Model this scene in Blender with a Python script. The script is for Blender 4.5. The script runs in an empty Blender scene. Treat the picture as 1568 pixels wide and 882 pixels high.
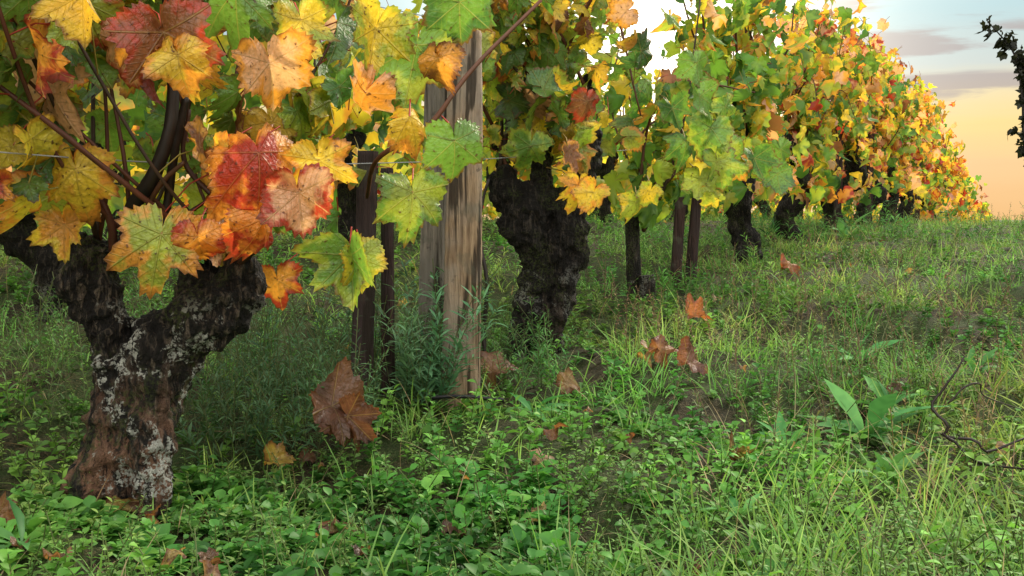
import bpy, math
import numpy as np
from mathutils import Vector
rng=np.random.default_rng(11)
sc=bpy.context.scene
K=0.545
ROW=np.array([0.482,0.876,0.0]); LANE=np.array([0.876,-0.482,0.0])
def rowx(y): return -0.712+K*(y-1.86)
def sstep(t):
    t=np.clip(t,0,1); return t*t*(3-2*t)
GY=[-50,1.9,2.6,3.3,4.08,4.6,5.4,7,9,11,14,18,24,40,4000]
GZ=[-.055,-.05,-.01,.05,.15,.205,.27,.36,.42,.43,.22,-.42,-1.3,-2.4,-2.4]
def g(x,y):
    x=np.asarray(x,float); y=np.asarray(y,float)
    b=0
    for o in (-.35,-.15,0,.15,.35): b=b+np.interp(y+o,GY,GZ)/5
    p=(x+.712)*(-.876)+(y-1.86)*.482
    b=b+.17*sstep((p-.25)/1.2)*np.interp(y,[3,9],[1,.25])
    n=.016*np.sin(x*5.1+1.3*np.sin(y*3.3))+.016*np.sin(y*6.3+x*2.1)+.008*np.sin(x*17+y*9)+.008*np.sin(y*19-x*13)
    return b+n*np.interp(y,[10,20],[1,.2])
def patch(x,y,f=1.0,s=0.0):
    return .5+.25*(np.sin(x*2.3*f+s+1.7*np.sin(y*1.9*f+s))+np.sin(y*2.9*f-s*1.3+1.3*np.sin(x*3.1*f+2*s)))
def nrmz(v): return v/np.maximum(np.linalg.norm(v,axis=-1,keepdims=True),1e-9)

# ---------------------------------------------------------------- meshes
def mkmesh(name,V,T,attrs=None,mat=None,parent=None,smooth=True):
    me=bpy.data.meshes.new(name); nv,nt=len(V),len(T)
    me.vertices.add(nv); me.vertices.foreach_set('co',np.asarray(V,np.float32).ravel())
    me.loops.add(nt*3); me.loops.foreach_set('vertex_index',np.asarray(T,np.int32).ravel())
    me.polygons.add(nt); me.polygons.foreach_set('loop_start',np.arange(0,nt*3,3,dtype=np.int32))
    me.polygons.foreach_set('use_smooth',np.full(nt,smooth,dtype=bool))
    me.update(calc_edges=True)
    for k,arr in (attrs or {}).items():
        arr=np.asarray(arr,np.float32)
        if arr.shape[1]==4:
            a=me.attributes.new(k,'FLOAT_COLOR','POINT'); a.data.foreach_set('color',arr.ravel())
        else:
            a=me.attributes.new(k,'FLOAT_VECTOR','POINT'); a.data.foreach_set('vector',arr.ravel())
    ob=bpy.data.objects.new(name,me); sc.collection.objects.link(ob)
    if mat: me.materials.append(mat)
    if parent: ob.parent=parent
    return ob
class Acc:
    def __init__(s): s.V=[];s.T=[];s.A={};s.n=0
    def add(s,V,T,**A):
        s.V.append(V); s.T.append(T+s.n); s.n+=len(V)
        for k,v in A.items(): s.A.setdefault(k,[]).append(v)
    def make(s,name,mat,parent=None,smooth=True):
        if not s.V: return None
        return mkmesh(name,np.concatenate(s.V),np.concatenate(s.T),{k:np.concatenate(v) for k,v in s.A.items()},mat,parent,smooth)
def empty(name):
    e=bpy.data.objects.new(name,None); sc.collection.objects.link(e); return e
def catmull(P,n):
    P=np.asarray(P,float)
    if len(P)<3: 
        t=np.linspace(0,1,n)[:,None]; return P[0]*(1-t)+P[-1]*t
    Q=np.vstack([2*P[0]-P[1],P,2*P[-1]-P[-2]])
    u=np.linspace(0,len(P)-1-1e-6,n); i=u.astype(int); t=(u-i)[:,None]
    a,b,c,d=Q[i],Q[i+1],Q[i+2],Q[i+3]
    return .5*((2*b)+(c-a)*t+(2*a-5*b+4*c-d)*t*t+(3*b-a-3*c+d)*t**3)
def sweep(P,R,n=12,sides=6,ridge=0.0,twist=2.0,aspect=1.0,square=0.0,rough=0.0,ph=0.0,cap=True,wander=0.0):
    C=catmull(P,n); r=np.interp(np.linspace(0,1,n),np.linspace(0,1,len(R)),R)
    if wander: 
        C=C+wander*np.stack([np.sin(np.arange(n)*1.1+ph),np.cos(np.arange(n)*.9+ph*2),0*np.arange(n)],1)
    t=nrmz(np.gradient(C,axis=0)); ref=np.array([.15,1,.05])
    a=nrmz(np.cross(t,ref)); b=np.cross(t,a)
    ph_=np.linspace(0,2*np.pi,sides,endpoint=False)
    L=np.linspace(0,1,n)[:,None]
    rr=r[:,None]*(1+ridge*(np.sin(3*ph_+twist*L*3+ph)+.8*np.sin(8*ph_-twist*2.5*L+2*ph)+.6*np.sin(2*ph_+11*L+ph)+.5*np.sin(13*ph_+twist*4*L)+.5*np.sin(19*L+ph)))
    if rough: rr=rr*(1+rough*rng.normal(size=rr.shape))
    c,s=np.cos(ph_),np.sin(ph_)
    if square:
        e=1-square; c=np.sign(c)*np.abs(c)**e; s=np.sign(s)*np.abs(s)**e
    V=C[:,None]+rr[...,None]*(c[None,:,None]*a[:,None]+aspect*s[None,:,None]*b[:,None])
    V=V.reshape(-1,3)
    i=np.arange(n-1)[:,None]*sides; j=np.arange(sides)[None]; j2=(j+1)%sides
    q=[(i+j).ravel(),(i+j2).ravel(),(i+sides+j2).ravel(),(i+sides+j).ravel()]
    T=np.concatenate([np.stack([q[0],q[1],q[2]],1),np.stack([q[0],q[2],q[3]],1)])
    if cap:
        V=np.vstack([V,C[0],C[-1]]); k=n*sides; j=np.arange(sides); j2=(j+1)%sides
        T=np.vstack([T,np.stack([j2,j,0*j+k],1),np.stack([(n-1)*sides+j,(n-1)*sides+j2,0*j+k+1],1)])
    return V,T,C
def col4(c,n): return np.tile(np.array([*c,1.0]),(n,1))

# ---------------------------------------------------------------- materials
def newmat(name):
    m=bpy.data.materials.new(name); m.use_nodes=True; nt=m.node_tree; nt.nodes.clear(); return m,nt
class NB:
    def __init__(s,nt): s.nt=nt
    def n(s,t,**k):
        x=s.nt.nodes.new(t)
        for a,b in k.items(): setattr(x,a,b)
        return x
    def put(s,sock,v):
        if isinstance(v,bpy.types.NodeSocket): s.nt.links.new(v,sock)
        elif v is not None: sock.default_value=v
    def m(s,op,a,b=None,c=None,clamp=False):
        x=s.n('ShaderNodeMath',operation=op,use_clamp=clamp); s.put(x.inputs[0],a)
        if b is not None: s.put(x.inputs[1],b)
        if c is not None: s.put(x.inputs[2],c)
        return x.outputs[0]
    def ss(s,v,lo,hi,a=0.0,b=1.0):
        x=s.n('ShaderNodeMapRange',interpolation_type='SMOOTHSTEP'); s.put(x.inputs[0],v)
        for i,q in enumerate((lo,hi,a,b)): s.put(x.inputs[i+1],q)
        return x.outputs[0]
    def mix(s,f,a,b,mode='MIX'):
        x=s.n('ShaderNodeMix',data_type='RGBA',blend_type=mode)
        s.put(x.inputs[0],f)
        for i,v in ((6,a),(7,b)):
            if isinstance(v,tuple): v=(*v,1.0) if len(v)==3 else v
            s.put(x.inputs[i],v)
        return x.outputs[2]
    def noise(s,vec,scale,detail=4,rough=.55,dist=0.0):
        x=s.n('ShaderNodeTexNoise'); s.put(x.inputs['Vector'],vec); x.inputs['Scale'].default_value=scale
        x.inputs['Detail'].default_value=detail; x.inputs['Roughness'].default_value=rough; x.inputs['Distortion'].default_value=dist
        return x.outputs['Fac']
    def pos(s,scale=(1,1,1)):
        x=s.n('ShaderNodeNewGeometry'); y=s.n('ShaderNodeMapping'); y.inputs['Scale'].default_value=scale
        s.nt.links.new(x.outputs['Position'],y.inputs['Vector']); return y.outputs[0]
    def attr(s,name): return s.n('ShaderNodeAttribute',attribute_name=name)
    def bump(s,h,strength=.5,dist=.01):
        x=s.n('ShaderNodeBump'); x.inputs['Strength'].default_value=strength; x.inputs['Distance'].default_value=dist
        s.put(x.inputs['Height'],h); return x.outputs[0]
    def pbr(s,col,rough=.6,spec=.4,normal=None):
        x=s.n('ShaderNodeBsdfPrincipled'); s.put(x.inputs['Base Color'],col if not isinstance(col,tuple) else (*col,1)); s.put(x.inputs['Roughness'],rough)
        x.inputs['Specular IOR Level'].default_value=spec
        if normal: s.put(x.inputs['Normal'],normal)
        return x.outputs[0]
    def leafsh(s,col,tcol,tr,gloss,rough,normal=None):
        d=s.n('ShaderNodeBsdfDiffuse'); s.put(d.inputs['Color'],col)
        t=s.n('ShaderNodeBsdfTranslucent'); s.put(t.inputs['Color'],tcol)
        a=s.n('ShaderNodeMixShader'); a.inputs[0].default_value=tr; s.nt.links.new(d.outputs[0],a.inputs[1]); s.nt.links.new(t.outputs[0],a.inputs[2])
        if normal: s.put(d.inputs['Normal'],normal)
        if gloss<=0: return a.outputs[0]
        gl=s.n('ShaderNodeBsdfGlossy'); gl.inputs['Roughness'].default_value=rough; gl.inputs['Color'].default_value=(1,1,1,1)
        if normal: s.put(gl.inputs['Normal'],normal)
        c=s.n('ShaderNodeMixShader'); c.inputs[0].default_value=gloss; s.nt.links.new(a.outputs[0],c.inputs[1]); s.nt.links.new(gl.outputs[0],c.inputs[2])
        return c.outputs[0]
    def out(s,sh):
        o=s.n('ShaderNodeOutputMaterial'); s.nt.links.new(sh,o.inputs['Surface'])

def vine_leaf_mat():
    m,nt=newmat('vine_leaf'); b=NB(nt)
    luv=b.attr('luv').outputs['Vector']; sp=b.n('ShaderNodeSeparateXYZ'); nt.links.new(luv,sp.inputs[0])
    ax=b.m('ABSOLUTE',sp.outputs[0]); y=sp.outputs[1]; rho=sp.outputs[2]
    dmin=None;tt=None
    for ang in (0,50,108):
        ca,sa=math.cos(math.radians(ang)),math.sin(math.radians(ang))
        al=b.m('ADD',b.m('MULTIPLY',ax,sa),b.m('MULTIPLY',y,ca))
        pe=b.m('ABSOLUTE',b.m('SUBTRACT',b.m('MULTIPLY',ax,ca),b.m('MULTIPLY',y,sa)))
        d=b.m('ADD',pe,b.m('LESS_THAN',al,-0.01))
        t=b.m('SUBTRACT',al,b.m('MULTIPLY',pe,.85))
        if dmin is None: dmin,tt=d,t
        else:
            c=b.m('LESS_THAN',d,dmin)
            tt=b.m('ADD',b.m('MULTIPLY',t,c),b.m('MULTIPLY',tt,b.m('SUBTRACT',1.0,c)))
            dmin=b.m('MINIMUM',d,dmin)
    main=b.ss(dmin,.004,.022,1,0)
    sec=b.ss(b.m('ABSOLUTE',b.m('SUBTRACT',b.m('FRACT',b.m('MULTIPLY',tt,7.0)),.5)),.01,.09,1,0)
    sec=b.m('MULTIPLY',sec,.4)
    vein=b.m('MAXIMUM',main,sec)
    p=b.pos()
    n1=b.noise(p,24,3); n2=b.noise(p,110,2)
    rimf=b.m('ADD',rho,b.m('MULTIPLY',b.m('SUBTRACT',n1,.5),2.4))
    rimf=b.m('SUBTRACT',rimf,b.m('MULTIPLY',vein,.22))
    rf=b.ss(rimf,.5,1.0)
    A=b.attr('cA').outputs['Color']; B=b.attr('cB').outputs['Color']
    c=b.mix(rf,A,B)
    c=b.mix(b.ss(n2,.35,.7,0,.55),c,b.mix(1.0,c,(.58,.58,.5),'MULTIPLY'))
    vc=b.mix(.5,c,(.55,.42,.14))
    c=b.mix(b.m('MULTIPLY',vein,.5),c,vc)
    sp2=b.ss(n2,.65,.71,0,.8)
    c=b.mix(sp2,c,(.09,.03,.014))
    edge=b.m('MULTIPLY',b.ss(rho,.86,1.0),b.ss(n1,.42,.58,0,.85))
    c=b.mix(edge,c,(.16,.055,.02))
    h=b.m('ADD',b.m('MULTIPLY',vein,-.8),b.m('ADD',n2,n1))
    nn=b.bump(h,.8,.006)
    b.out(b.leafsh(c,b.mix(1.0,c,(1.4,1.3,.8),'MULTIPLY'),.48,.035,.42,nn)); return m
def far_leaf_mat():
    m,nt=newmat('vine_leaf_small'); b=NB(nt); p=b.pos(); n=b.noise(p,22,1)
    rho=b.attr('luv').outputs['Vector']; sp=b.n('ShaderNodeSeparateXYZ'); nt.links.new(rho,sp.inputs[0])
    rf=b.ss(b.m('ADD',sp.outputs[2],b.m('MULTIPLY',b.m('SUBTRACT',n,.5),2.0)),.5,1.1)
    c=b.mix(rf,b.attr('cA').outputs['Color'],b.attr('cB').outputs['Color'])
    b.out(b.leafsh(c,b.mix(1.0,c,(1.4,1.3,.8),'MULTIPLY'),.5,.02,.5)); return m
def plant_mat(name,tr=.36,gloss=.018):
    m,nt=newmat(name); b=NB(nt)
    c=b.attr('col').outputs['Color']
    n=b.noise(b.pos(),45,0)
    c=b.mix(b.ss(n,.35,.7,0,.4),c,b.mix(1.0,c,(.5,.6,.6),'MULTIPLY'))
    b.out(b.leafsh(c,b.mix(1.0,c,(1.2,1.15,.85),'MULTIPLY'),tr,gloss,.5)); return m
def bark_mat(name,dark=(.009,.0075,.0065),lite=(.17,.135,.10),warm=(.27,.14,.085),lichen=1.0,zmax=.30):
    m,nt=newmat(name); b=NB(nt)
    tex=b.n('ShaderNodeTexCoord')
    mp=b.n('ShaderNodeMapping'); mp.inputs['Scale'].default_value=(1,1,.22); nt.links.new(tex.outputs['Object'],mp.inputs[0])
    p=mp.outputs[0]; q=b.pos()
    f=b.noise(p,85,5,.65,.9); f2=b.noise(p,24,4,.6,1.2); f3=b.noise(q,9,3); f4=b.noise(q,140,3)
    sz=b.n('ShaderNodeSeparateXYZ'); nt.links.new(b.n('ShaderNodeNewGeometry').outputs['Position'],sz.inputs[0])
    low=b.ss(sz.outputs[2],zmax,.02)
    c=b.mix(b.ss(f,.47,.72),dark,lite)
    c=b.mix(b.m('MULTIPLY',low,b.ss(f2,.45,.60,0,.75)),c,warm)
    c=b.mix(b.ss(f2,.38,.50,.92,0),c,dark)
    c=b.mix(b.ss(f,.38,.46,.85,0),c,dark)
    moss=b.m('MULTIPLY',b.ss(f3,.47,.58),b.ss(f4,.45,.6)); c=b.mix(b.m('MULTIPLY',moss,.6),c,(.06,.08,.018))
    li=b.m('MULTIPLY',b.ss(b.noise(q,12,5,.7),.525,.575),b.ss(f4,.44,.52)); li=b.m('MULTIPLY',li,b.ss(sz.outputs[2],.37,.30))
    c=b.mix(b.m('MULTIPLY',li,lichen),c,(.48,.49,.44))
    h=b.m('ADD',b.m('MULTIPLY',f,1.0),b.m('ADD',f2,b.m('MULTIPLY',f4,.3)))
    b.out(b.pbr(c,.75,.25,b.bump(h,1.0,.04))); return m
def wood_mat(name,a,bb,grey):
    m,nt=newmat(name); b=NB(nt); p=b.pos((1,1,.07)); q=b.pos()
    f=b.noise(p,90,5,.65,.3); k=b.noise(p,32,3,.5,.6); w=b.noise(q,6,3)
    c=b.mix(b.ss(f,.3,.7),a,bb); c=b.mix(b.ss(w,.42,.6,0,.8),c,grey)
    c=b.mix(b.ss(k,.38,.45,.85,0),c,(.02,.015,.011))
    c=b.mix(b.ss(b.noise(q,30,3),.62,.70,0,.55),c,(.05,.042,.034))
    c=b.mix(b.ss(b.noise(q,14,4),.56,.66,0,.4),c,(.10,.105,.08))
    b.out(b.pbr(c,.8,.2,b.bump(b.m('ADD',f,k),1.0,.015))); return m
def ground_mat():
    m,nt=newmat('soil_and_moss'); b=NB(nt); q=b.pos()
    a=b.noise(q,3,5); c=b.noise(q,40,5,.7); d=b.noise(q,160,3)
    x=b.mix(b.ss(c,.35,.65),(.022,.016,.010),(.10,.068,.04))
    x=b.mix(b.ss(a,.40,.58,.15,.8),x,b.mix(c,(.025,.05,.012),(.08,.15,.035)))
    x=b.mix(b.ss(d,.58,.66,0,.6),x,(.20,.14,.075))
    b.out(b.pbr(x,.9,.2,b.bump(b.m('ADD',c,d),1.0,.03))); return m
M_leaf=vine_leaf_mat(); M_far=far_leaf_mat(); M_plant=plant_mat('weed_leaf'); M_stem=plant_mat('stem',.05,.03)
M_bark=bark_mat('vine_bark'); M_bark2=bark_mat('vine_bark_dark',lite=(.09,.073,.058),warm=(.11,.075,.052),lichen=.25)
M_post=wood_mat('post_wood',(.17,.11,.068),(.42,.30,.19),(.29,.245,.20))
M_post2=wood_mat('grey_post_wood',(.11,.098,.082),(.28,.245,.205),(.18,.165,.145))
M_stake=wood_mat('stake_wood',(.016,.010,.009),(.07,.04,.035),(.045,.032,.032))
M_ground=ground_mat()
m,nt=newmat('galvanised_wire'); b=NB(nt); x=b.pbr((.30,.31,.32),.45,.5); b.out(x); M_wire=m

# ---------------------------------------------------------------- ground
u=np.linspace(-1,1,321); xs=np.sign(u)*(np.abs(u)*6+np.abs(u)**9*1600)
v=np.linspace(0,1,421); ys=-2+v*17+v**14*2400
X,Y=np.meshgrid(xs,ys); Z=g(X,Y)
V=np.stack([X,Y,Z],-1).reshape(-1,3); nx,ny=len(xs),len(ys)
i=np.arange(ny-1)[:,None]*nx+np.arange(nx-1)[None]; i=i.ravel()
T=np.concatenate([np.stack([i,i+1,i+nx+1],1),np.stack([i,i+nx+1,i+nx],1)])
mkmesh('ground',V,T,None,M_ground)

# ---------------------------------------------------------------- vine leaves
def topo(rings,ns):
    T=[]
    j=np.arange(ns); j2=(j+1)%ns
    T.append(np.stack([0*j,1+j,1+j2],1))
    for r in range(len(rings)-1):
        a=1+r*ns; c=a+ns
        T.append(np.stack([a+j,c+j,c+j2],1)); T.append(np.stack([a+j,c+j2,a+j2],1))
    return np.concatenate(T)
HI=([.3,.6,.84,1.0],56); MID=([.5,1.0],28); LO=([1.0],14)
def add_leaves(acc,pos,nrm,tip,size,cA,cB,res=HI,curl=1.0):
    rings,ns=res; T0=topo(rings,ns); N=len(pos)
    th=np.linspace(-np.pi,np.pi,ns,endpoint=False); ad=np.degrees(np.abs(th))
    ks=[0,9,20,29,40,50,60,72,80,95,108,122,138,160,172,180]
    base=np.interp(ad,ks,[1,.95,.82,.73,.82,.90,.86,.76,.71,.74,.78,.74,.68,.58,.42,.12]); val=np.interp(ad,ks,[0,0,.6,1,.5,0,.2,.7,1,.5,0,.2,.5,.3,0,0])
    R=base[None]*(1-val[None]*rng.uniform(-.10,.30,(N,1)))*(1+.06*np.sin(th*2+rng.uniform(0,6,(N,1))))
    rho=np.concatenate([[0],np.repeat(rings,ns)])
    thv=np.concatenate([[0],np.tile(th,len(rings))])
    Rv=np.concatenate([np.zeros((N,1)),np.tile(R,(1,len(rings)))],1)
    if ns>=28:
        tooth=np.where(np.arange(ns)%2==0,.045,-.045)[None]*(1+.6*rng.normal(size=(N,ns)))
        full=np.zeros((N,len(rho))); full[:,-ns:]=tooth; Rv=Rv*(1+full)
    x=rho*Rv*np.sin(thv); y=rho*Rv*np.cos(thv); r2=x*x+y*y
    U=lambda a,b_: rng.uniform(a,b_,(N,1))
    z=curl*(U(-.75,.45)*r2+U(-.6,.8)*np.abs(x)+U(-1.0,.1)*np.maximum(y,0)**2
        +U(.05,.24)*np.sin(3*thv+U(0,6))*rho**2+U(.03,.11)*np.sin(8*thv+U(0,6))*rho**3+U(-.5,.5)*x*y)
    tip=nrmz(tip); nrm=nrm-(nrm*tip).sum(1,keepdims=True)*tip; nrm=nrmz(nrm); side=np.cross(tip,nrm)
    s=size[:,None,None]
    W=pos[:,None]+s*(x[...,None]*side[:,None]+y[...,None]*tip[:,None]+z[...,None]*nrm[:,None])
    M=len(rho)
    T=(T0[None]+(np.arange(N)*M)[:,None,None]).reshape(-1,3)
    luv=np.stack([x,y,np.broadcast_to(rho,x.shape)],-1).reshape(-1,3)
    A=np.repeat(np.hstack([cA,np.ones((N,1))]),M,0); B=np.repeat(np.hstack([cB,np.ones((N,1))]),M,0)
    acc.add(W.reshape(-1,3),T,luv=luv,cA=A,cB=B)
def add_sticks(acc,P0,P1,r,col):
    N=len(P0); t=nrmz(P1-P0); a=nrmz(np.cross(t,np.array([.3,.5,.8]))); b_=np.cross(t,a)
    mid=(P0+P1)/2+.12*np.linalg.norm(P1-P0,axis=1,keepdims=True)*np.array([0,0,1.])
    C=np.stack([P0,mid,P1],1); V=[]
    for k in range(3):
        an=k*2.094; V.append(C+(r*(math.cos(an)*a+math.sin(an)*b_))[:,None])
    V=np.stack(V,2).reshape(-1,3)
    T0=[]
    for q in range(2):
        for k in range(3):
            k2=(k+1)%3; T0+=[[q*3+k,q*3+k2,q*3+3+k2],[q*3+k,q*3+3+k2,q*3+3+k]]
    T=(np.array(T0)[None]+(np.arange(N)*9)[:,None,None]).reshape(-1,3)
    acc.add(V,T,col=np.repeat(np.hstack([col,np.ones((N,1))]),9,0))
PAL=dict(green=(.15,.31,.05),dgreen=(.07,.18,.045),ygreen=(.37,.47,.06),yellow=(.82,.62,.06),orange=(.80,.37,.06),red=(.45,.055,.03),salmon=(.80,.48,.28),brown=(.26,.105,.045))
NAMES=['green','ygreen','yellow','orange','red','salmon','brown','dgreen']
RIM=dict(green=['ygreen','green','dgreen','green'],dgreen=['green','dgreen'],ygreen=['yellow','ygreen','green','orange'],yellow=['orange','yellow','ygreen','yellow'],orange=['red','yellow','salmon','brown'],red=['brown','orange','red'],salmon=['red','orange','yellow','salmon'],brown=['brown','orange'])
def colors(y,mode='A'):
    n=len(y); W=np.zeros((n,8))
    keysy=[0,2.4,3.0,4.8,6.2,9,14]
    tab=np.array([[.34,.24,.20,.06,.03,.06,.04,.05],[.32,.25,.22,.06,.02,.04,.04,.07],[.40,.32,.14,.03,.01,.02,.02,.09],[.44,.34,.10,.01,.01,.01,.01,.10],
                  [.30,.26,.15,.08,.02,.12,.03,.06],[.20,.19,.18,.14,.03,.20,.03,.05],[.17,.20,.20,.19,.04,.16,.03,.03]])
    for k in range(8): W[:,k]=np.interp(y,keysy,tab[:,k])
    if mode=='B': W=np.tile(np.array([.24,.36,.31,.03,.01,.02,.01,.06]),(n,1))
    W/=W.sum(1,keepdims=True); c=W.cumsum(1); idx=(rng.random((n,1))>c).sum(1).clip(0,7)
    A=np.zeros((n,3));B=np.zeros((n,3))
    for q,i_ in enumerate(idx):
        nm=NAMES[i_]; rm=RIM[nm]; A[q]=PAL[nm]; B[q]=PAL[rm[rng.integers(len(rm))]]
    j=rng.uniform(.6,1.18,(n,1)); A=A*j*rng.uniform(.88,1.12,(n,3)); B=B*j*rng.uniform(.88,1.12,(n,3))
    if mode=='D': A=A*0+np.array([.012,.016,.008]); B=A*.9  # silhouette shade of the right-hand vine painted as near-black leaf colour
    return np.clip(A,0,1),np.clip(B,0,1)
def leaf_frames(n,updown=1.0):
    sgn=np.where(rng.random(n)<.78,1.0,-1.0)[:,None]
    nr=LANE*sgn+rng.normal(0,.65,(n,3))+np.array([0,-.15,.35])
    tp=np.array([0,0,-1.0])+rng.normal(0,.6,(n,3))
    return nrmz(nr),nrmz(tp)

def build_vine(strands,heads,y0,ncane=9,spread=.8,lo=.40,hi=1.75,m_leaf=26,res=HI,size=.085,mode='A',mat=None,voxel=.009,lat=.13,extra=0,cane_r=.006,trunk=True,x0=None,name='grapevine',drop=None,disp=1.0):
    e=empty(name)
    if x0 is None: x0=rowx(y0)
    base=np.array([x0,y0,0.0]); gz=float(g(x0,y0))
    if trunk:
        a=Acc()
        for k,(P,R) in enumerate(strands):
            Vv,Tt,_=sweep(P,R,n=60,sides=44,ridge=.06,twist=2.0+.7*k,ph=k*1.7+y0*3,wander=.003); a.add(Vv,Tt)
        ob=a.make('trunk',mat or M_bark2,e)
        r=ob.modifiers.new('r','REMESH'); r.mode='VOXEL'; r.voxel_size=voxel; r.use_smooth_shade=True
        for sz,st in ((.11,.05),(.04,.036),(.018,.015)):
            tx=bpy.data.textures.new('t','CLOUDS'); tx.noise_scale=sz; tx.noise_depth=3
            d=ob.modifiers.new('d','DISPLACE'); d.texture=tx; d.strength=st*disp; d.mid_level=.5; d.texture_coords='LOCAL'
    ca=Acc(); la=Acc(); sa=Acc(); LP=[];AT=[]
    for k in range(ncane):
        h=np.array(heads[k%len(heads)],float)
        ds=rng.uniform(-spread,spread); dl=rng.normal(0,lat); top=gz+rng.uniform(.75*hi,hi)
        end=base+ROW*ds+LANE*dl; end[2]=top
        m1=h+(end-h)*np.array([.35,.35,.22])+rng.normal(0,.03,3); m2=h+(end-h)*np.array([.8,.8,.6])+rng.normal(0,.05,3)
        if rng.random()<.25:
            end=end+LANE*rng.uniform(.05,.2); end[2]=gz+rng.uniform(.7,1.1)
        P=[h,m1,m2,end]; rr=rng.uniform(.75,1.25)*cane_r
        cc=(.10,.035,.02) if rng.random()<.6 else (.045,.026,.016)
        if mode=='D': cc=(.01,.007,.005)  # canes take the same painted silhouette shade
        Vv,Tt,C=sweep(P,[rr*1.2,rr,rr*.8,rr*.4],n=22,sides=6,rough=.08); ca.add(Vv,Tt,col=col4(cc,len(Vv)))
        C=catmull(P,60)
        t=rng.uniform(.12,1,m_leaf); Q=C[(t*59).astype(int)]
        AT.append(Q); LP.append(Q+np.where(rng.random(m_leaf)<.68,1,-1)[:,None]*LANE*rng.uniform(.02,.09,(m_leaf,1))+ROW*rng.normal(0,.06,(m_leaf,1))+np.array([0,0,1])*rng.normal(.0,.04,(m_leaf,1)))
    AT=np.concatenate(AT);LP=np.concatenate(LP)
    if extra:
        s_=rng.uniform(-spread,spread,extra); E=base+ROW*s_[:,None]+LANE*rng.normal(.02,lat,(extra,1)); E[:,2]=gz+rng.uniform(lo+.05,hi,extra)
        LP=np.vstack([LP,E]); AT=np.vstack([AT,E+rng.normal(0,.04,(extra,3))+np.array([0,0,.02])])
    floor=g(LP[:,0],LP[:,1])+lo+rng.uniform(-.05,.12,len(LP))
    ok=LP[:,2]>floor
    if drop is not None: ok&=~drop(LP)
    LP=LP[ok];AT=AT[ok]; n=len(LP)
    nr,tp=leaf_frames(n); A,B=colors(LP[:,1],mode)
    add_leaves(la,LP,nr,tp,size*rng.uniform(.4,1.25,n),A,B,res)
    if res is not LO:
        pc=np.where(rng.random((n,1))<.5,np.array([[.35,.05,.03]]),np.array([[.30,.25,.05]]))
        if mode=='D': pc=pc*.05  # petioles darkened to match the painted silhouette
        add_sticks(sa,AT,LP,.0016,pc); sa.make('petioles',M_stem,e)
    la.make('leaves',M_leaf if len(res[0])==4 else M_far,e); ca.make('canes',M_stem,e)
    return e

# --- vine 1 (near, left)
def drop1(P): return ((P[:,0]>-.79)&(P[:,0]<-.56)&(P[:,2]<.76)&(P[:,1]<2.15)) 
v1=build_vine([
  ([(-.735,1.86,-.12),(-.725,1.86,.04),(-.705,1.86,.16),(-.665,1.86,.235),(-.60,1.85,.295),(-.545,1.86,.35),(-.53,1.87,.385)],[.082,.072,.072,.072,.062,.060,.042]),
  ([(-.70,1.87,-.02),(-.72,1.87,.18),(-.755,1.87,.28),(-.785,1.87,.36),(-.797,1.87,.41),(-.785,1.88,.435)],[.05,.058,.036,.036,.052,.040]),
  ([(-.76,1.86,.43),(-.71,1.88,.445)],[.034,.020]),
  ([(-.81,1.85,-.12),(-.775,1.85,.05),(-.735,1.84,.16)],[.040,.032,.034]),
  ([(-.66,1.80,-.10),(-.655,1.80,.08),(-.67,1.82,.2)],[.034,.032,.028]),
  ([(-.50,1.86,.35),(-.515,1.87,.41)],[.036,.032]),
  ([(-.60,1.86,.34),(-.58,1.87,.40)],[.040,.028]),
 ],[(-.71,1.88,.45),(-.78,1.88,.45),(-.53,1.89,.43),(-.56,1.89,.43)],1.86,ncane=12,spread=.75,lo=.50,hi=1.55,m_leaf=28,mat=M_bark,voxel=.005,extra=130,lat=.10,cane_r=.0042,drop=drop1,size=.072)
a=Acc()
for P,R,c in [([(-.72,1.85,.43),(-.69,1.81,.52),(-.645,1.78,.57),(-.605,1.76,.66),(-.60,1.76,.78),(-.62,1.76,.98)],[.016,.014,.014,.012,.010,.008],(.014,.010,.009)),
              ([(-.74,1.85,.44),(-.735,1.81,.51),(-.79,1.78,.62),(-.825,1.78,.76),(-.84,1.78,.95)],[.009,.007,.006,.005,.005],(.08,.025,.016)),
              ([(-.68,1.83,.50),(-.63,1.78,.56),(-.58,1.76,.60)],[.006,.005,.004],(.09,.04,.02)),
              ([(-.70,1.83,.47),(-.70,1.80,.60),(-.72,1.78,.75)],[.005,.004,.003],(.08,.028,.016)),
              ([(-.65,1.85,.45),(-.62,1.82,.60),(-.59,1.80,.72)],[.009,.008,.007],(.017,.012,.01)),
              ([(-.53,1.86,.42),(-.515,1.84,.50),(-.60,1.83,.60),(-.59,1.82,.70)],[.007,.006,.005,.004],(.06,.025,.015)),
              ([(-.53,1.86,.40),(-.46,1.8,.45),(-.44,1.75,.47)],[.008,.007,.004],(.05,.025,.015)),
              ([(-.335,2.3,.55),(-.27,2.0,.62),(-.17,1.98,.68),(-.08,2.0,.80),(.06,2.05,.95)],[.0045,.005,.0055,.0045,.004],(.14,.055,.03))]:
    Vv,Tt,_=sweep(P,R,n=26,sides=8,rough=.06); a.add(Vv,Tt,col=col4(c,len(Vv)))
a.make('old_canes',M_stem,v1)
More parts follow.
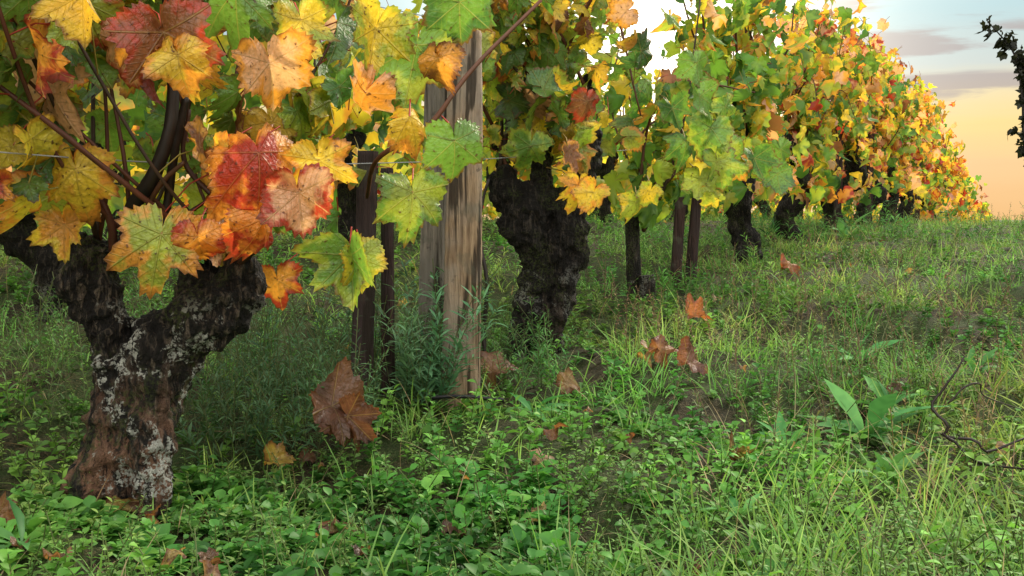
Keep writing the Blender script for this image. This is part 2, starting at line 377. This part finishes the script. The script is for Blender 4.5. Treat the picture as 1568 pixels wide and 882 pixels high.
H=[
 (-.745,1.70,.585,.13,'yellow','orange',(.1,-1),1),(-.585,1.66,.475,.155,'ygreen','orange',(-.1,-1),.6),(-.53,1.68,.47,.08,'orange','red',(.1,-1),1.2),
 (-.42,1.65,.61,.16,'red','orange',(.2,-1),1.7),(-.33,1.70,.600,.12,'yellow','orange',(.15,-1),1.2),(-.36,1.68,.545,.12,'salmon','red',(.1,-1),1.6),
 (-.42,1.68,.50,.10,'orange','red',(-.15,-1),1.5),(-.475,1.67,.61,.10,'yellow','orange',(-.2,-1),1.5),
 (-.56,1.60,.80,.16,'brown','red',(.2,-1),1.5),(-.53,1.58,.76,.10,'yellow','orange',(.1,-1),1.2),(-.60,1.6,.79,.09,'orange','brown',(-.8,-.7),1.4),(-.405,1.66,.76,.12,'salmon','orange',(.2,-1),1.7),
 (-.80,1.72,.735,.18,'salmon','salmon',(-.3,-.8),.7),(-.66,1.70,.80,.12,'salmon','red',(0,-1),1.2),
 (-.285,1.75,.435,.14,'green','ygreen',(.15,-1),1.1),(-.27,1.76,.43,.09,'ygreen','yellow',(.35,-1),1),(-.19,1.9,.55,.14,'ygreen','green',(.05,-1),.7),
 (-.165,1.72,.80,.15,'green','ygreen',(-.2,-1),.5),(-.25,1.7,.715,.12,'orange','salmon',(-.4,-.6),1.2),(-.175,1.7,.675,.09,'yellow','orange',(1,-.25),1.6),
 (-.235,1.72,.83,.12,'yellow','ygreen',(-.2,-1),1),(-.10,1.72,.635,.11,'green','green',(.1,-1),.6),(-.09,1.7,.87,.12,'green','dgreen',(0,-1),.8),(-.125,1.7,.775,.08,'orange','brown',(0,-1),1.5),
 (-.46,1.95,.38,.10,'orange','red',(.1,-1),1),(-.86,1.6,.83,.10,'red','brown',(0,-1),1),(-.87,1.6,.74,.12,'ygreen','green',(.2,-1),.8),(-.85,1.62,.56,.08,'red','orange',(0,-1),1.2),
 (-.78,1.7,.90,.13,'green','ygreen',(0,-1),.7),(-.46,1.66,.88,.13,'green','green',(0,-1),.7),(-.36,1.7,.84,.11,'yellow','ygreen',(.2,-1),1),(-.71,1.66,.86,.12,'ygreen','red',(.2,-1),1),
 (-.52,1.74,.47,.09,'salmon','brown',(.1,-1),1.3),(-.80,1.78,.49,.10,'orange','yellow',(0,-1),1),(-.57,1.87,.62,.10,'green','green',(0,-1),1),(-.68,1.9,.62,.10,'green','ygreen',(0,-1),1),(-.77,1.9,.68,.09,'green','green',(0,-1),1),(-.61,2.0,.55,.12,'ygreen','green',(0,-1),1),(-.69,2.05,.70,.12,'green','dgreen',(0,-1),1),(-.64,2.05,.64,.11,'ygreen','yellow',(0,-1),1)]
la=Acc(); sa=Acc()
for (x_,y_,z_,w,ca_,cb_,tp,cu) in H:
    pos=np.array([[x_,y_,z_]]); nr=np.array([[rng.normal(.15,.3),-1,rng.normal(.25,.3)]]); t=np.array([[tp[0],rng.normal(0,.2),tp[1]]])
    add_leaves(la,pos,nr,t,np.array([w/1.5]),np.array([PAL[ca_]]),np.array([PAL[cb_]]),([.2,.4,.6,.8,.92,1.0],72),cu*.95)
    add_sticks(sa,pos+np.array([[rng.normal(0,.03),.07,.05]]),pos,.0017,np.array([[.4,.06,.04]]))
la.make('front_leaves',M_leaf,v1); sa.make('front_petioles',M_stem,v1)

# --- vine 2
v2=build_vine([
  ([(.03,3.3,-.05),(.05,3.3,.12),(.070,3.3,.25),(.10,3.3,.35),(.16,3.3,.44),(.185,3.3,.53),(.17,3.32,.60)],[.062,.05,.055,.06,.06,.055,.04]),
  ([(.13,3.3,-.03),(.135,3.28,.14),(.17,3.28,.26),(.20,3.3,.38),(.21,3.3,.50)],[.032,.034,.038,.044,.045]),
  ([(.10,3.3,.33),(.06,3.28,.45),(.03,3.28,.53),(-.02,3.3,.60),(-.035,3.3,.66)],[.05,.055,.06,.05,.035]),
  ([(.16,3.3,.53),(.08,3.3,.56),(.0,3.3,.58)],[.045,.05,.04]),
  ([(-.03,3.28,.49),(.02,3.26,.45)],[.028,.035]),
  ([(.10,3.3,.56),(.10,3.3,.70),(.085,3.3,.85),(.095,3.3,1.05)],[.042,.030,.034,.022]),
  ([(.20,3.3,.52),(.245,3.3,.66),(.265,3.3,.82),(.25,3.3,.98)],[.036,.026,.032,.020])],
  [(.10,3.3,1.0),(.26,3.3,.9),(-.04,3.3,.66),(.1,3.3,.72),(0,3.3,.6),(.26,3.3,.7)],3.3,ncane=12,spread=.75,lo=.50,hi=1.7,m_leaf=24,extra=90,lat=.12,voxel=.007,size=.070)
la=Acc();sa=Acc()
for x_,y_,z_,w,c1,c2 in [(.055,3.0,.72,.15,'green','ygreen'),(.20,3.0,.60,.12,'orange','yellow'),(.245,3.0,.58,.11,'yellow','orange'),(.17,2.95,.70,.10,'brown','orange'),(.45,3.6,.56,.15,'ygreen','yellow'),(.50,3.6,.60,.10,'yellow','ygreen'),(.23,3.05,.86,.11,'brown','red'),
   (.66,3.5,.93,.15,'green','green'),(.70,3.5,.82,.17,'green','ygreen'),(.62,3.55,.78,.14,'green','dgreen'),(.72,3.5,.70,.16,'ygreen','green'),(.66,3.5,.64,.13,'ygreen','ygreen'),(.76,3.55,.90,.14,'green','ygreen'),(.58,3.6,.90,.13,'dgreen','green'),(.70,3.5,.58,.10,'ygreen','yellow'),(.78,3.6,.76,.13,'ygreen','green'),(.65,3.5,1.05,.14,'green','green'),
   (1.12,4.6,.78,.18,'dgreen','green'),(1.28,4.8,.72,.17,'green','dgreen'),(1.02,4.5,.75,.16,'ygreen','orange'),(1.35,5.0,.85,.15,'green','green')]:
    pos=np.array([[x_,y_,z_]]); nr=np.array([[rng.normal(.2,.3),-1,rng.normal(.3,.3)]]); t=np.array([[rng.normal(.1,.3),rng.normal(0,.2),-1]])
    add_leaves(la,pos,nr,t,np.array([w/1.55]),np.array([PAL[c1]]),np.array([PAL[c2]]),HI,.9)
    add_sticks(sa,pos+np.array([[rng.normal(0,.03),.09,.06]]),pos,.002,np.array([[.3,.2,.05]]))
la.make('front_leaves',M_leaf,v2); sa.make('front_petioles',M_stem,v2)

def generic(y0,xo=0.0,scale=1.0,side=0,th=1.0):
    x0=rowx(y0)+xo; gz=float(g(x0,y0)); w=lambda s=.04: rng.normal(0,s)
    a0=np.array([x0,y0,gz-.05]); a1=a0+np.array([w(.05),0,.2]); a2=a0+np.array([w(.07),0,.36*scale]); h=a0+np.array([w(.07),0,.48*scale])
    L=h+ROW*.13+np.array([0,0,.10]); Rr=h-ROW*.13+np.array([0,0,.12]); L2=L+np.array([w(.05),0,.22]); R2=Rr+np.array([w(.05),0,.18])
    S=[([a0,a1,a2,h],[.065*scale*th,.05*scale*th,.055*scale*th,.075*scale*th]),([a2,h,L,L2],[.05*th,.055*th,.045*th,.024]),([a2,h,Rr,R2],[.045*th,.055*th,.045*th,.024])]
    return S,[L,Rr,L2,R2,h]
S,h=generic(4.15,scale=.5); build_vine(S,[(.55,4.15,.45),(.6,4.15,.6)],4.15,ncane=8,spread=.55,lo=.36,hi=1.25,m_leaf=16,extra=5,trunk=False,res=([.55,.999,1.0],36),size=.072)
S=[([(1.26,5.42,.2),(1.275,5.42,.36),(1.235,5.42,.5),(1.23,5.42,.64),(1.24,5.42,.70)],[.085,.068,.062,.085,.06]),([(1.23,5.42,.62),(1.30,5.42,.8),(1.27,5.42,1.0),(1.30,5.42,1.25)],[.05,.036,.04,.024]),([(1.2,5.42,.6),(1.17,5.4,.75),(1.2,5.4,.9)],[.04,.036,.022])]
build_vine(S,[(1.3,5.42,1.1),(1.27,5.42,.8),(1.17,5.4,.8),(1.3,5.42,.95)],5.42,ncane=13,spread=.70,lo=.30,hi=1.75,m_leaf=26,extra=150,res=([.55,1.0],36),voxel=.012,size=.074)
yy=6.75
while yy<13.5:
    S,h=generic(yy,th=1.3); build_vine(S,h,yy,ncane=12,spread=.75,lo=.22,hi=1.68,m_leaf=26,extra=270,res=MID,voxel=.016,cane_r=.005,lat=.15,size=.071); yy+=1.15
while yy<24:
    S,h=generic(yy,th=1.3); build_vine(S,h,yy,ncane=7,spread=.9,lo=.12,hi=1.62,m_leaf=14,extra=340,res=LO,voxel=.03,size=.088,lat=.14); yy+=1.4
yy=1.9; k=0
while yy<20:
    S,h=generic(yy,xo=-1.55); build_vine(S,h,yy,x0=rowx(yy)-1.55,ncane=7,spread=.8,lo=.24 if yy>2.5 else .4,hi=1.2,m_leaf=14,extra=150,res=MID if yy<7 else LO,voxel=.016,mode='B',lat=.15); yy+=1.35; k+=1
for off,nn in ((-3.1,3200),(-4.7,3200)):
    e=empty('vineyard_row'); la=Acc(); ca=Acc()
    y=rng.uniform(2,24,nn); x=rowx(y)+off+rng.normal(0,.17,nn); z=g(x,y)+.12+1.1*rng.random(nn)**.9
    nr,tp=leaf_frames(nn); A,B=colors(y,'B'); add_leaves(la,np.stack([x,y,z],1),nr,tp,rng.uniform(.06,.12,nn),A,B,LO); la.make('leaves',M_far,e)
    for yq in np.arange(2.5,22,1.3):
        xq=rowx(yq)+off; gq=float(g(xq,yq)); Vv,Tt,_=sweep([(xq,yq,gq-.05),(xq+.04,yq,gq+.25),(xq,yq,gq+.6)],[.06,.045,.06],n=12,sides=10,ridge=.1); ca.add(Vv,Tt)
    ca.make('trunks',M_bark2,e)
# vine in the next row on the right, backlit shade painted into near-black colours
S,h=generic(5.5,xo=1.9)
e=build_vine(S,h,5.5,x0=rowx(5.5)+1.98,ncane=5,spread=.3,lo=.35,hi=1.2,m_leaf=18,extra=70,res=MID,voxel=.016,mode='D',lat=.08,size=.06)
la=Acc(); ca=Acc(); P=[(3.15,5.5,.6),(2.86,5.5,.85),(2.82,5.5,1.15),(2.78,5.5,1.40),(2.62,5.5,1.60)]
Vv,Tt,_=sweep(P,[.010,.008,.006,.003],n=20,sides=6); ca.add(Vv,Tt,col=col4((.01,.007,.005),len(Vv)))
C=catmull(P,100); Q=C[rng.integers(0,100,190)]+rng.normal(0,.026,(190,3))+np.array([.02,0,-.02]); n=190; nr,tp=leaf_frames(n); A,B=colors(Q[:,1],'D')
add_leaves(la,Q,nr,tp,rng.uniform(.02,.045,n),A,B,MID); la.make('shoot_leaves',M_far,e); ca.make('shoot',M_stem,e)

# ---------------------------------------------------------------- posts, stakes, wire
def post(name,p0,p1,w,mat,aspect=.8,sq=.55,bow=0.0):
    p0=np.array(p0,float);p1=np.array(p1,float); mid=(p0+p1)/2+np.array([bow,0,0])
    Vv,Tt,_=sweep([p0,mid,p1],[w*.52,w*.5,w*.46],n=60,sides=24,square=sq,aspect=aspect,ridge=.025,twist=.4,rough=.014,ph=p0[0]*9)
    return mkmesh(name,Vv,Tt,None,mat)
post('wooden_post',(-.137,2.6,-.1),(-.122,2.62,.99),.092,M_post,bow=.004)
post('wooden_post',(-.232,2.78,-.1),(-.185,2.78,1.75),.07,M_post2)
post('wooden_stake',(-.384,2.5,-.1),(-.362,2.5,.67),.052,M_stake,aspect=.6)
post('wooden_stake',(-.318,2.56,-.1),(-.322,2.56,.63),.032,M_stake)
post('wooden_stake',(.505,4.08,.05),(.49,4.08,.55),.06,M_bark2,sq=.1)
post('wooden_stake',(.745,4.58,.1),(.783,4.58,.68),.05,M_stake)
post('wooden_stake',(.815,4.60,.1),(.858,4.6,.64),.05,M_stake)
post('wooden_stake',(.56,4.05,.1),(.545,4.05,.27),.07,M_bark2,sq=.1)
for yq in (7.6,8.9,10.3,12.0):
    xq=rowx(yq)+.06; gq=float(g(xq,yq)); post('wooden_stake',(xq,yq,gq-.1),(xq+.03,yq,gq+.9),.055,M_stake)
for h0 in (.66,1.05,1.45):
    P=[]
    for yq in (0.9,1.86,2.6,3.3,4.4,5.5,7,9,11,13,16,20):
        xq=rowx(yq)+.03; P.append((xq,yq-.02,float(g(xq,yq))+h0+.0))
    Vv,Tt,_=sweep(P,[.0013,.0013],n=80,sides=6); mkmesh('trellis_wire',Vv,Tt,None,M_wire)
def stick(name,P,R,c,n=24):
    Vv,Tt,_=sweep(P,R,n=n,sides=8,rough=.12,wander=.0015); return mkmesh(name,Vv,Tt,{'col':col4(c,len(Vv))},M_stem)
stick('vine_sucker',[(-.07,3.0,.0),(-.085,3.0,.15),(-.075,2.98,.3),(-.10,3.0,.48),(-.07,3.0,.62)],[.007,.006,.006,.005,.004],(.02,.013,.01))
stick('iron_rod',[(-.20,2.42,.065),(-.12,2.41,.07),(-.02,2.42,.06)],[.005,.005,.005],(.008,.008,.01))
stick('fallen_twig',[(.955,2.1,.21),(.93,2.1,.17),(.91,2.1,.14),(.885,2.1,.105),(.91,2.08,.07),(.905,2.08,.045),(.95,2.05,.045),(.98,2.05,.02),(1.06,2.05,.05)],[.0015,.0025,.003,.0035,.003,.002],(.02,.012,.01))
stick('fallen_twig',[(.90,2.08,.05),(.91,2.04,.04),(.94,2.0,.01),(1.0,1.9,.02)],[.003,.003,.002],(.02,.012,.01))
stick('fallen_twig',[(.92,2.1,.11),(.955,2.1,.145),(.99,2.11,.15),(1.01,2.12,.12),(1.1,2.12,.09)],[.002,.002,.0015,.001],(.03,.02,.015))

# ---------------------------------------------------------------- weeds & grass
def blade_template(w,bend):
    ts=np.linspace(0,1,len(w)+2); V=[(0,0,0,0)]
    for k,ww in enumerate(w):
        t=ts[k+1]; z=-bend*t*t
        V+=[(-ww,t,z,ww*.35),(0,t,z,0),(ww,t,z,ww*.35)]
    V.append((0,1,-bend,0)); T=[(0,2,1),(0,3,2)]
    for k in range(len(w)-1):
        a=1+3*k; b_=a+3
        T+=[(a,a+1,b_+1),(a,b_+1,b_),(a+1,a+2,b_+2),(a+1,b_+2,b_+1)]
    a=1+3*(len(w)-1); e=len(V)-1; T+=[(a,a+1,e),(a+1,a+2,e)]
    return np.array(V,float),np.array(T)
OV=blade_template([.32,.5,.36],.25); GR=blade_template([.5,.42,.28],.45)
def blades(acc,tpl,pos,d,length,width,col,bendj=True):
    V0,T0=tpl; N=len(pos); d=nrmz(d); side=nrmz(np.cross(d,np.array([0,0,1.0])+rng.normal(0,.25,(N,3)))); up=np.cross(side,d)
    bj=rng.uniform(.3,1.8,(N,1,1)) if bendj else 1.0
    l=length[:,None,None]; wd=width[:,None,None]
    W=pos[:,None]+V0[None,:,0:1]*wd*side[:,None]+V0[None,:,1:2]*l*d[:,None]+(V0[None,:,2:3]*bj*l+V0[None,:,3:4]*wd)*up[:,None]
    T=(T0[None]+(np.arange(N)*len(V0))[:,None,None]).reshape(-1,3)
    sh=(.66+.46*patch(pos[:,0],pos[:,1],1.7,6.3)+.28*(patch(pos[:,0],pos[:,1],5,1.3)-.5))[:,None]
    warm=(patch(pos[:,0],pos[:,1],1.2,9.1)[:,None]-.5)*np.array([[.55,.0,.1]])
    col=np.clip(col*sh*(1+warm),0,1)
    acc.add(W.reshape(-1,3),T,col=np.repeat(np.hstack([col,np.ones((N,1))]),len(V0),0))
def gcol(n,a,b_,jit=.2):
    t=rng.random((n,1)); c=np.array(a)*(1-t)+np.array(b_)*t; return np.clip(c*rng.uniform(1-jit,1+jit,(n,1)),0,1)
def field(n,y0=1.05,y1=12.5,pw=.5,xr=.62):
    u_=rng.random(n); y=(y0**pw+u_*(y1**pw-y0**pw))**(1/pw); x=rng.uniform(-1,1,n)*(xr*y+.5); return x,y
def lowf(x,y): # weeds stay short in front of the first trunk
    return 1-.6*np.exp(-(((x+.62)/.45)**2+((y-1.6)/.28)**2))
def plants(acc,x,y,h,k,L,Wd,ca,cb,elev=(.1,.9),stemc=(.12,.17,.05),tpl=OV):
    h=h*lowf(x,y)
    n=len(x); z=g(x,y); lean=rng.normal(0,.3,(n,2))
    P=np.stack([x,y,z],1); top=P+np.stack([lean[:,0]*h,lean[:,1]*h,h],1)
    if stemc: add_sticks(acc,P-np.array([0,0,.01]),top,.0011,gcol(n,stemc,stemc))
    i_=np.repeat(np.arange(n),k); t=np.tile(np.linspace(.15,1,k),n)*rng.uniform(.85,1.0,n*k); az=np.tile(np.arange(k)*2.4,n)+np.repeat(rng.uniform(0,6.28,n),k)
    q=P[i_]+(top-P)[i_]*t[:,None]; el=rng.uniform(*elev,n*k)
    d=np.stack([np.cos(az)*np.cos(el),np.sin(az)*np.cos(el),np.sin(el)],1)
    pj=np.repeat(gcol(n,ca,cb),k,0)*rng.uniform(.75,1.25,(n*k,1))
    l=L*rng.uniform(.6,1.3,n*k)*(1.1-.4*t)*np.repeat(rng.uniform(.7,1.35,n),k); blades(acc,tpl,q,d,l,l*Wd,np.clip(pj,0,1))
acc=Acc()
x,y=field(9000); k_=(patch(x,y,1.3,.5)-.12)*1.3>rng.random(len(x))*.9; x,y=x[k_],y[k_]
plants(acc,x,y,rng.uniform(.015,.08,len(x))*1.2*(.5+patch(x,y,2.1,3)),9,.023,.8,(.065,.22,.04),(.20,.44,.07))
x,y=field(3500)
plants(acc,x,y,rng.uniform(.008,.04,len(x)),9,.017,.7,(.09,.20,.05),(.24,.38,.10))
n=800; x=rng.uniform(-1.05,.1,n); y=rng.uniform(1.2,2.0,n); k_=(patch(x,y,2,1.1)>.35); x,y=x[k_],y[k_]
plants(acc,x,y,rng.uniform(.02,.08,len(x)),10,.029,.8,(.05,.19,.035),(.13,.37,.06))
x,y=field(9500); k_=(patch(x,y,1.1,2.5)-.1)*1.2>rng.random(len(x))*.7; x,y=x[k_],y[k_]
plants(acc,x,y,rng.uniform(.02,.11,len(x))*(.5+patch(x,y,1.7,5)),14,.014,.45,(.11,.27,.06),(.28,.47,.12))
acc.make('weeds',M_plant)
acc=Acc()
def tall(n,xa,xb,ya,yb,h0,h1,k,L,ca,cb,stemc=(.13,.16,.06),Wd=.16):
    x=rng.uniform(xa,xb,n); y=rng.uniform(ya,yb,n); plants(acc,x,y,rng.uniform(h0,h1,n),k,L,Wd,ca,cb,elev=(.2,1.1),stemc=stemc)
tall(60,-.30,-.17,2.5,2.8,.18,.42,40,.045,(.10,.27,.13),(.21,.41,.2))
tall(180,-.75,-.33,2.15,2.9,.12,.36,30,.03,(.06,.16,.07),(.14,.29,.12))
tall(120,-1.3,-.7,2.2,3.4,.1,.28,24,.025,(.07,.17,.045),(.16,.32,.09))
tall(60,-.15,.15,2.7,3.4,.1,.22,24,.03,(.08,.22,.06),(.17,.34,.1))
tall(170,.2,1.5,3.6,6.5,.06,.20,20,.04,(.11,.29,.06),(.26,.47,.10))
tall(160,-2.2,.2,3.6,6.0,.06,.24,20,.04,(.14,.31,.07),(.32,.48,.12))
tall(110,.5,1.5,2.0,3.8,.06,.18,24,.02,(.22,.25,.09),(.36,.38,.15),(.25,.18,.1))
tall(190,.35,1.9,2.4,4.8,.08,.22,16,.014,(.22,.17,.10),(.42,.34,.19),(.24,.16,.1),.3)
tall(60,1.6,2.9,6,8.5,.1,.3,20,.06,(.07,.23,.06),(.16,.38,.09))
tall(170,1.8,5.5,5,11,.08,.25,16,.04,(.14,.22,.08),(.30,.36,.15),(.24,.18,.11))
acc.make('tall_weeds',M_plant)
acc=Acc()
x,y=field(7500); right=sstep((x/y+.1)/.5); k_=(.22+.78*right)*(patch(x,y,1.6,4.)-.12)*1.2>rng.random(len(x))*.45; x,y=x[k_],y[k_]
n=len(x); K2=9; i_=np.repeat(np.arange(n),K2); px=x[i_]+rng.normal(0,.02,n*K2); py=y[i_]+rng.normal(0,.02,n*K2)
az=rng.uniform(0,6.28,n*K2); el=rng.uniform(.5,1.5,n*K2); d=np.stack([np.cos(az)*np.cos(el),np.sin(az)*np.cos(el),np.sin(el)],1)
L=rng.uniform(.03,.10,n*K2)*np.repeat(rng.uniform(.5,1.8,n),K2)*lowf(px,py)
blades(acc,GR,np.stack([px,py,g(px,py)-.003],1),d,L,rng.uniform(.002,.0042,n*K2)*(1+py*.08),gcol(n*K2,(.13,.33,.06),(.36,.55,.13)))
acc.make('grass',M_plant)
acc=Acc()
x,y=field(11000); br=np.exp(-(((x-.36*y-.02)/(.17*y))**2))+.26; k_=br>rng.random(len(x)); x,y=x[k_],y[k_]; n=len(x)
az=rng.uniform(0,6.28,n); el=rng.uniform(.05,1.45,n); d=np.stack([np.cos(az)*np.cos(el),np.sin(az)*np.cos(el),np.sin(el)],1)
blades(acc,GR,np.stack([x,y,g(x,y)+.005],1),d,rng.uniform(.04,.17,n)*lowf(x,y),rng.uniform(.0012,.0028,n),gcol(n,(.20,.14,.08),(.6,.48,.26)))
acc.make('dry_grass',M_plant)
for cx,cy,k,L in [(.86,2.42,16,.16),(.98,2.6,10,.13),(-.74,1.5,8,.08),(2.35,7.0,12,.22),(.75,2.0,9,.09),(.05,2.45,7,.07),(1.15,3.3,10,.12),(.62,2.25,9,.09),(.40,1.75,8,.07),(1.35,2.9,9,.11)]:
    acc=Acc(); az=np.arange(k)*2.4+rng.normal(0,.2,k); el=rng.uniform(.35,1.25,k); d=np.stack([np.cos(az)*np.cos(el),np.sin(az)*np.cos(el),np.sin(el)],1)
    p=np.tile(np.array([cx,cy,float(g(cx,cy))+.015]),(k,1)); l=L*rng.uniform(.7,1.25,k)
    T5=blade_template([.16,.3,.36,.5,.42,.22],.55)
    blades(acc,T5,p,d,l,l*.27,gcol(k,(.08,.27,.08),(.17,.42,.11))); acc.make('dandelion_rosette',M_plant)
la=Acc()
n=330; x,y=field(n,1.3,8); k_=rng.random(n)<.16+.84*np.exp(-((x-rowx(y)-.45)/.6)**2); x,y=x[k_],y[k_]; n=len(x)
nr=np.tile([0,0,1.],(n,1))+rng.normal(0,.4,(n,3)); az=rng.uniform(0,6.28,n); tp=np.stack([np.cos(az),np.sin(az),rng.normal(0,.2,n)],1)
ch=[((.24,.12,.065),(.16,.07,.04)),((.42,.27,.14),(.3,.15,.07)),((.28,.12,.055),(.17,.065,.03)),((.12,.06,.035),(.09,.04,.025)),((.5,.36,.14),(.36,.19,.07))]
A=np.array([ch[rng.integers(5)][0] for _ in range(n)]);B=np.array([ch[rng.integers(5)][1] for _ in range(n)])
add_leaves(la,np.stack([x,y,g(x,y)+rng.uniform(.015,.05,n)],1),nr,tp,rng.uniform(.014,.038,n),A,B,MID,1.5)
for x_,y_,h_,w,c1,c2 in [(.66,3.6,.07,.10,(.48,.16,.05),(.30,.09,.04)),(.52,2.9,.06,.09,(.24,.10,.06),(.16,.06,.04)),(.44,2.95,.06,.08,(.34,.15,.06),(.22,.08,.04)),(1.28,4.6,.06,.09,(.42,.18,.06),(.36,.1,.04)),(-.5,2.1,.05,.05,(.55,.38,.07),(.35,.18,.05)),
   (-.055,2.85,.08,.10,(.32,.16,.08),(.2,.09,.05)),(.15,2.7,.05,.07,(.42,.26,.13),(.25,.13,.07)),(-.86,1.66,.03,.07,(.42,.26,.13),(.26,.14,.07)),(-.82,1.55,.03,.07,(.25,.12,.05),(.17,.07,.04)),(.98,1.6,.04,.05,(.45,.28,.13),(.25,.13,.07))]:
    add_leaves(la,np.array([[x_,y_,float(g(x_,y_))+h_]]),np.array([[rng.normal(0,.3),-.7,.8]]),np.array([[1,.2,.1+rng.normal(0,.3)]]),np.array([w/1.3]),np.array([c1]),np.array([c2]),HI,1.5)
la.make('fallen_leaves',M_leaf)
la=Acc()
add_leaves(la,np.array([[-.385,2.13,.10],[-.35,2.12,.08]]),np.array([[.6,-.6,.8],[-.5,-.7,.7]]),np.array([[.9,.0,-.35],[.5,0,-.5]]),np.array([.09,.075]),np.array([(.19,.09,.055),(.16,.07,.045)]),np.array([(.13,.06,.035),(.10,.045,.03)]),([.2,.4,.6,.8,.92,1.0],72),1.5)
la.make('withered_leaf',M_leaf)

# ---------------------------------------------------------------- sky, sun, camera
AZ=math.radians(36); EL=math.radians(29)
sd=Vector((math.sin(AZ)*math.cos(EL),math.cos(AZ)*math.cos(EL),math.sin(EL)))
w=bpy.data.worlds.new("World"); sc.world=w; w.use_nodes=True; nt=w.node_tree; nt.nodes.clear(); b=NB(nt)
tc=b.n('ShaderNodeTexCoord'); vec=tc.outputs['Generated']; sp=b.n('ShaderNodeSeparateXYZ'); nt.links.new(vec,sp.inputs[0])
mp=b.n('ShaderNodeMapping'); mp.inputs['Scale'].default_value=(1,1,9); mp.inputs['Location'].default_value=(.4,.1,.35); nt.links.new(vec,mp.inputs[0])
cn=b.noise(mp.outputs[0],4.0,6,.6,.4)
zr=sp.outputs[2]; zz=b.m('ADD',zr,b.m('MULTIPLY',b.m('SUBTRACT',cn,.5),.035))
cr=b.n('ShaderNodeValToRGB'); nt.links.new(zz,cr.inputs[0]); el=cr.color_ramp.elements
stops=[(0,(.43,.25,.105)),(.05,(.47,.30,.145)),(.085,(.49,.36,.14)),(.115,(.45,.37,.21)),(.14,(.31,.34,.32)),(.19,(.25,.35,.365)),(.32,(.44,.48,.48)),(.6,(.78,.78,.74)),(1.0,(.84,.84,.81))]  # upper stops brightened above the frame as added overhead fill
while len(el)<len(stops): el.new(.5)
for e_,(p_,c_) in zip(el,stops): e_.position=p_; e_.color=(*c_,1)
band=b.m('ADD',b.m('MULTIPLY',b.ss(zz,.145,.158),b.ss(zz,.182,.166)),b.m('MULTIPLY',b.m('MULTIPLY',b.ss(zz,.112,.122),b.ss(zz,.138,.128)),.8))
cl=b.m('MULTIPLY',b.ss(b.m('ADD',cn,b.m('MULTIPLY',band,.14)),.50,.64),b.ss(zr,.085,.12)); cl=b.m('MULTIPLY',cl,.8); cl=b.m('MULTIPLY',cl,b.ss(zr,.5,.3))
skyc=b.mix(cl,cr.outputs[0],(.215,.18,.175))
gd=Vector((.13,1,.20)).normalized()
dp=b.n('ShaderNodeVectorMath',operation='DOT_PRODUCT'); nt.links.new(vec,dp.inputs[0]); dp.inputs[1].default_value=gd
gl=b.m('POWER',b.m('MAXIMUM',dp.outputs['Value'],0.0),80.0)
skyc=b.mix(1.0,skyc,b.mix(1.0,(1.2,1.05,.8),gl,'MULTIPLY'),'ADD')
back_fill=b.ss(sp.outputs[1],.3,-.7); skyc=b.mix(1.0,skyc,b.mix(1.0,(.56,.52,.46),back_fill,'MULTIPLY'),'ADD')  # added fill light: sky brightened behind the camera, out of view
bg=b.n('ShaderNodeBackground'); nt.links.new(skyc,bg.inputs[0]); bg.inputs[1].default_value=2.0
ns=b.n('ShaderNodeTexSky'); ns.sky_type='NISHITA'; ns.sun_disc=False; ns.sun_elevation=EL; ns.sun_rotation=AZ
bg2=b.n('ShaderNodeBackground'); nt.links.new(ns.outputs[0],bg2.inputs[0]); bg2.inputs[1].default_value=.004
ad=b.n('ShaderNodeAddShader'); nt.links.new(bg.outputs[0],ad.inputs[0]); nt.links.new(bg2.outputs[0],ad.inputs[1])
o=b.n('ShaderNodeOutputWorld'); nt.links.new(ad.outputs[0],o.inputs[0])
sl=bpy.data.lights.new('sun','SUN'); sl.energy=4.6; sl.angle=math.radians(7); sl.color=(1,.89,.72)
so=bpy.data.objects.new('sun',sl); sc.collection.objects.link(so); so.rotation_mode='QUATERNION'; so.rotation_quaternion=sd.to_track_quat('Z','Y')
cam=bpy.data.cameras.new('camera'); cam.lens=35; cam.sensor_width=36; cam.shift_y=-.0676; cam.clip_end=6000; cam.clip_start=.02
co=bpy.data.objects.new('camera',cam); co.location=(0,0,.5); co.rotation_euler=(math.radians(90),0,0); sc.collection.objects.link(co); sc.camera=co
sc.view_settings.view_transform='Standard'; sc.view_settings.look='None'; sc.view_settings.exposure=0
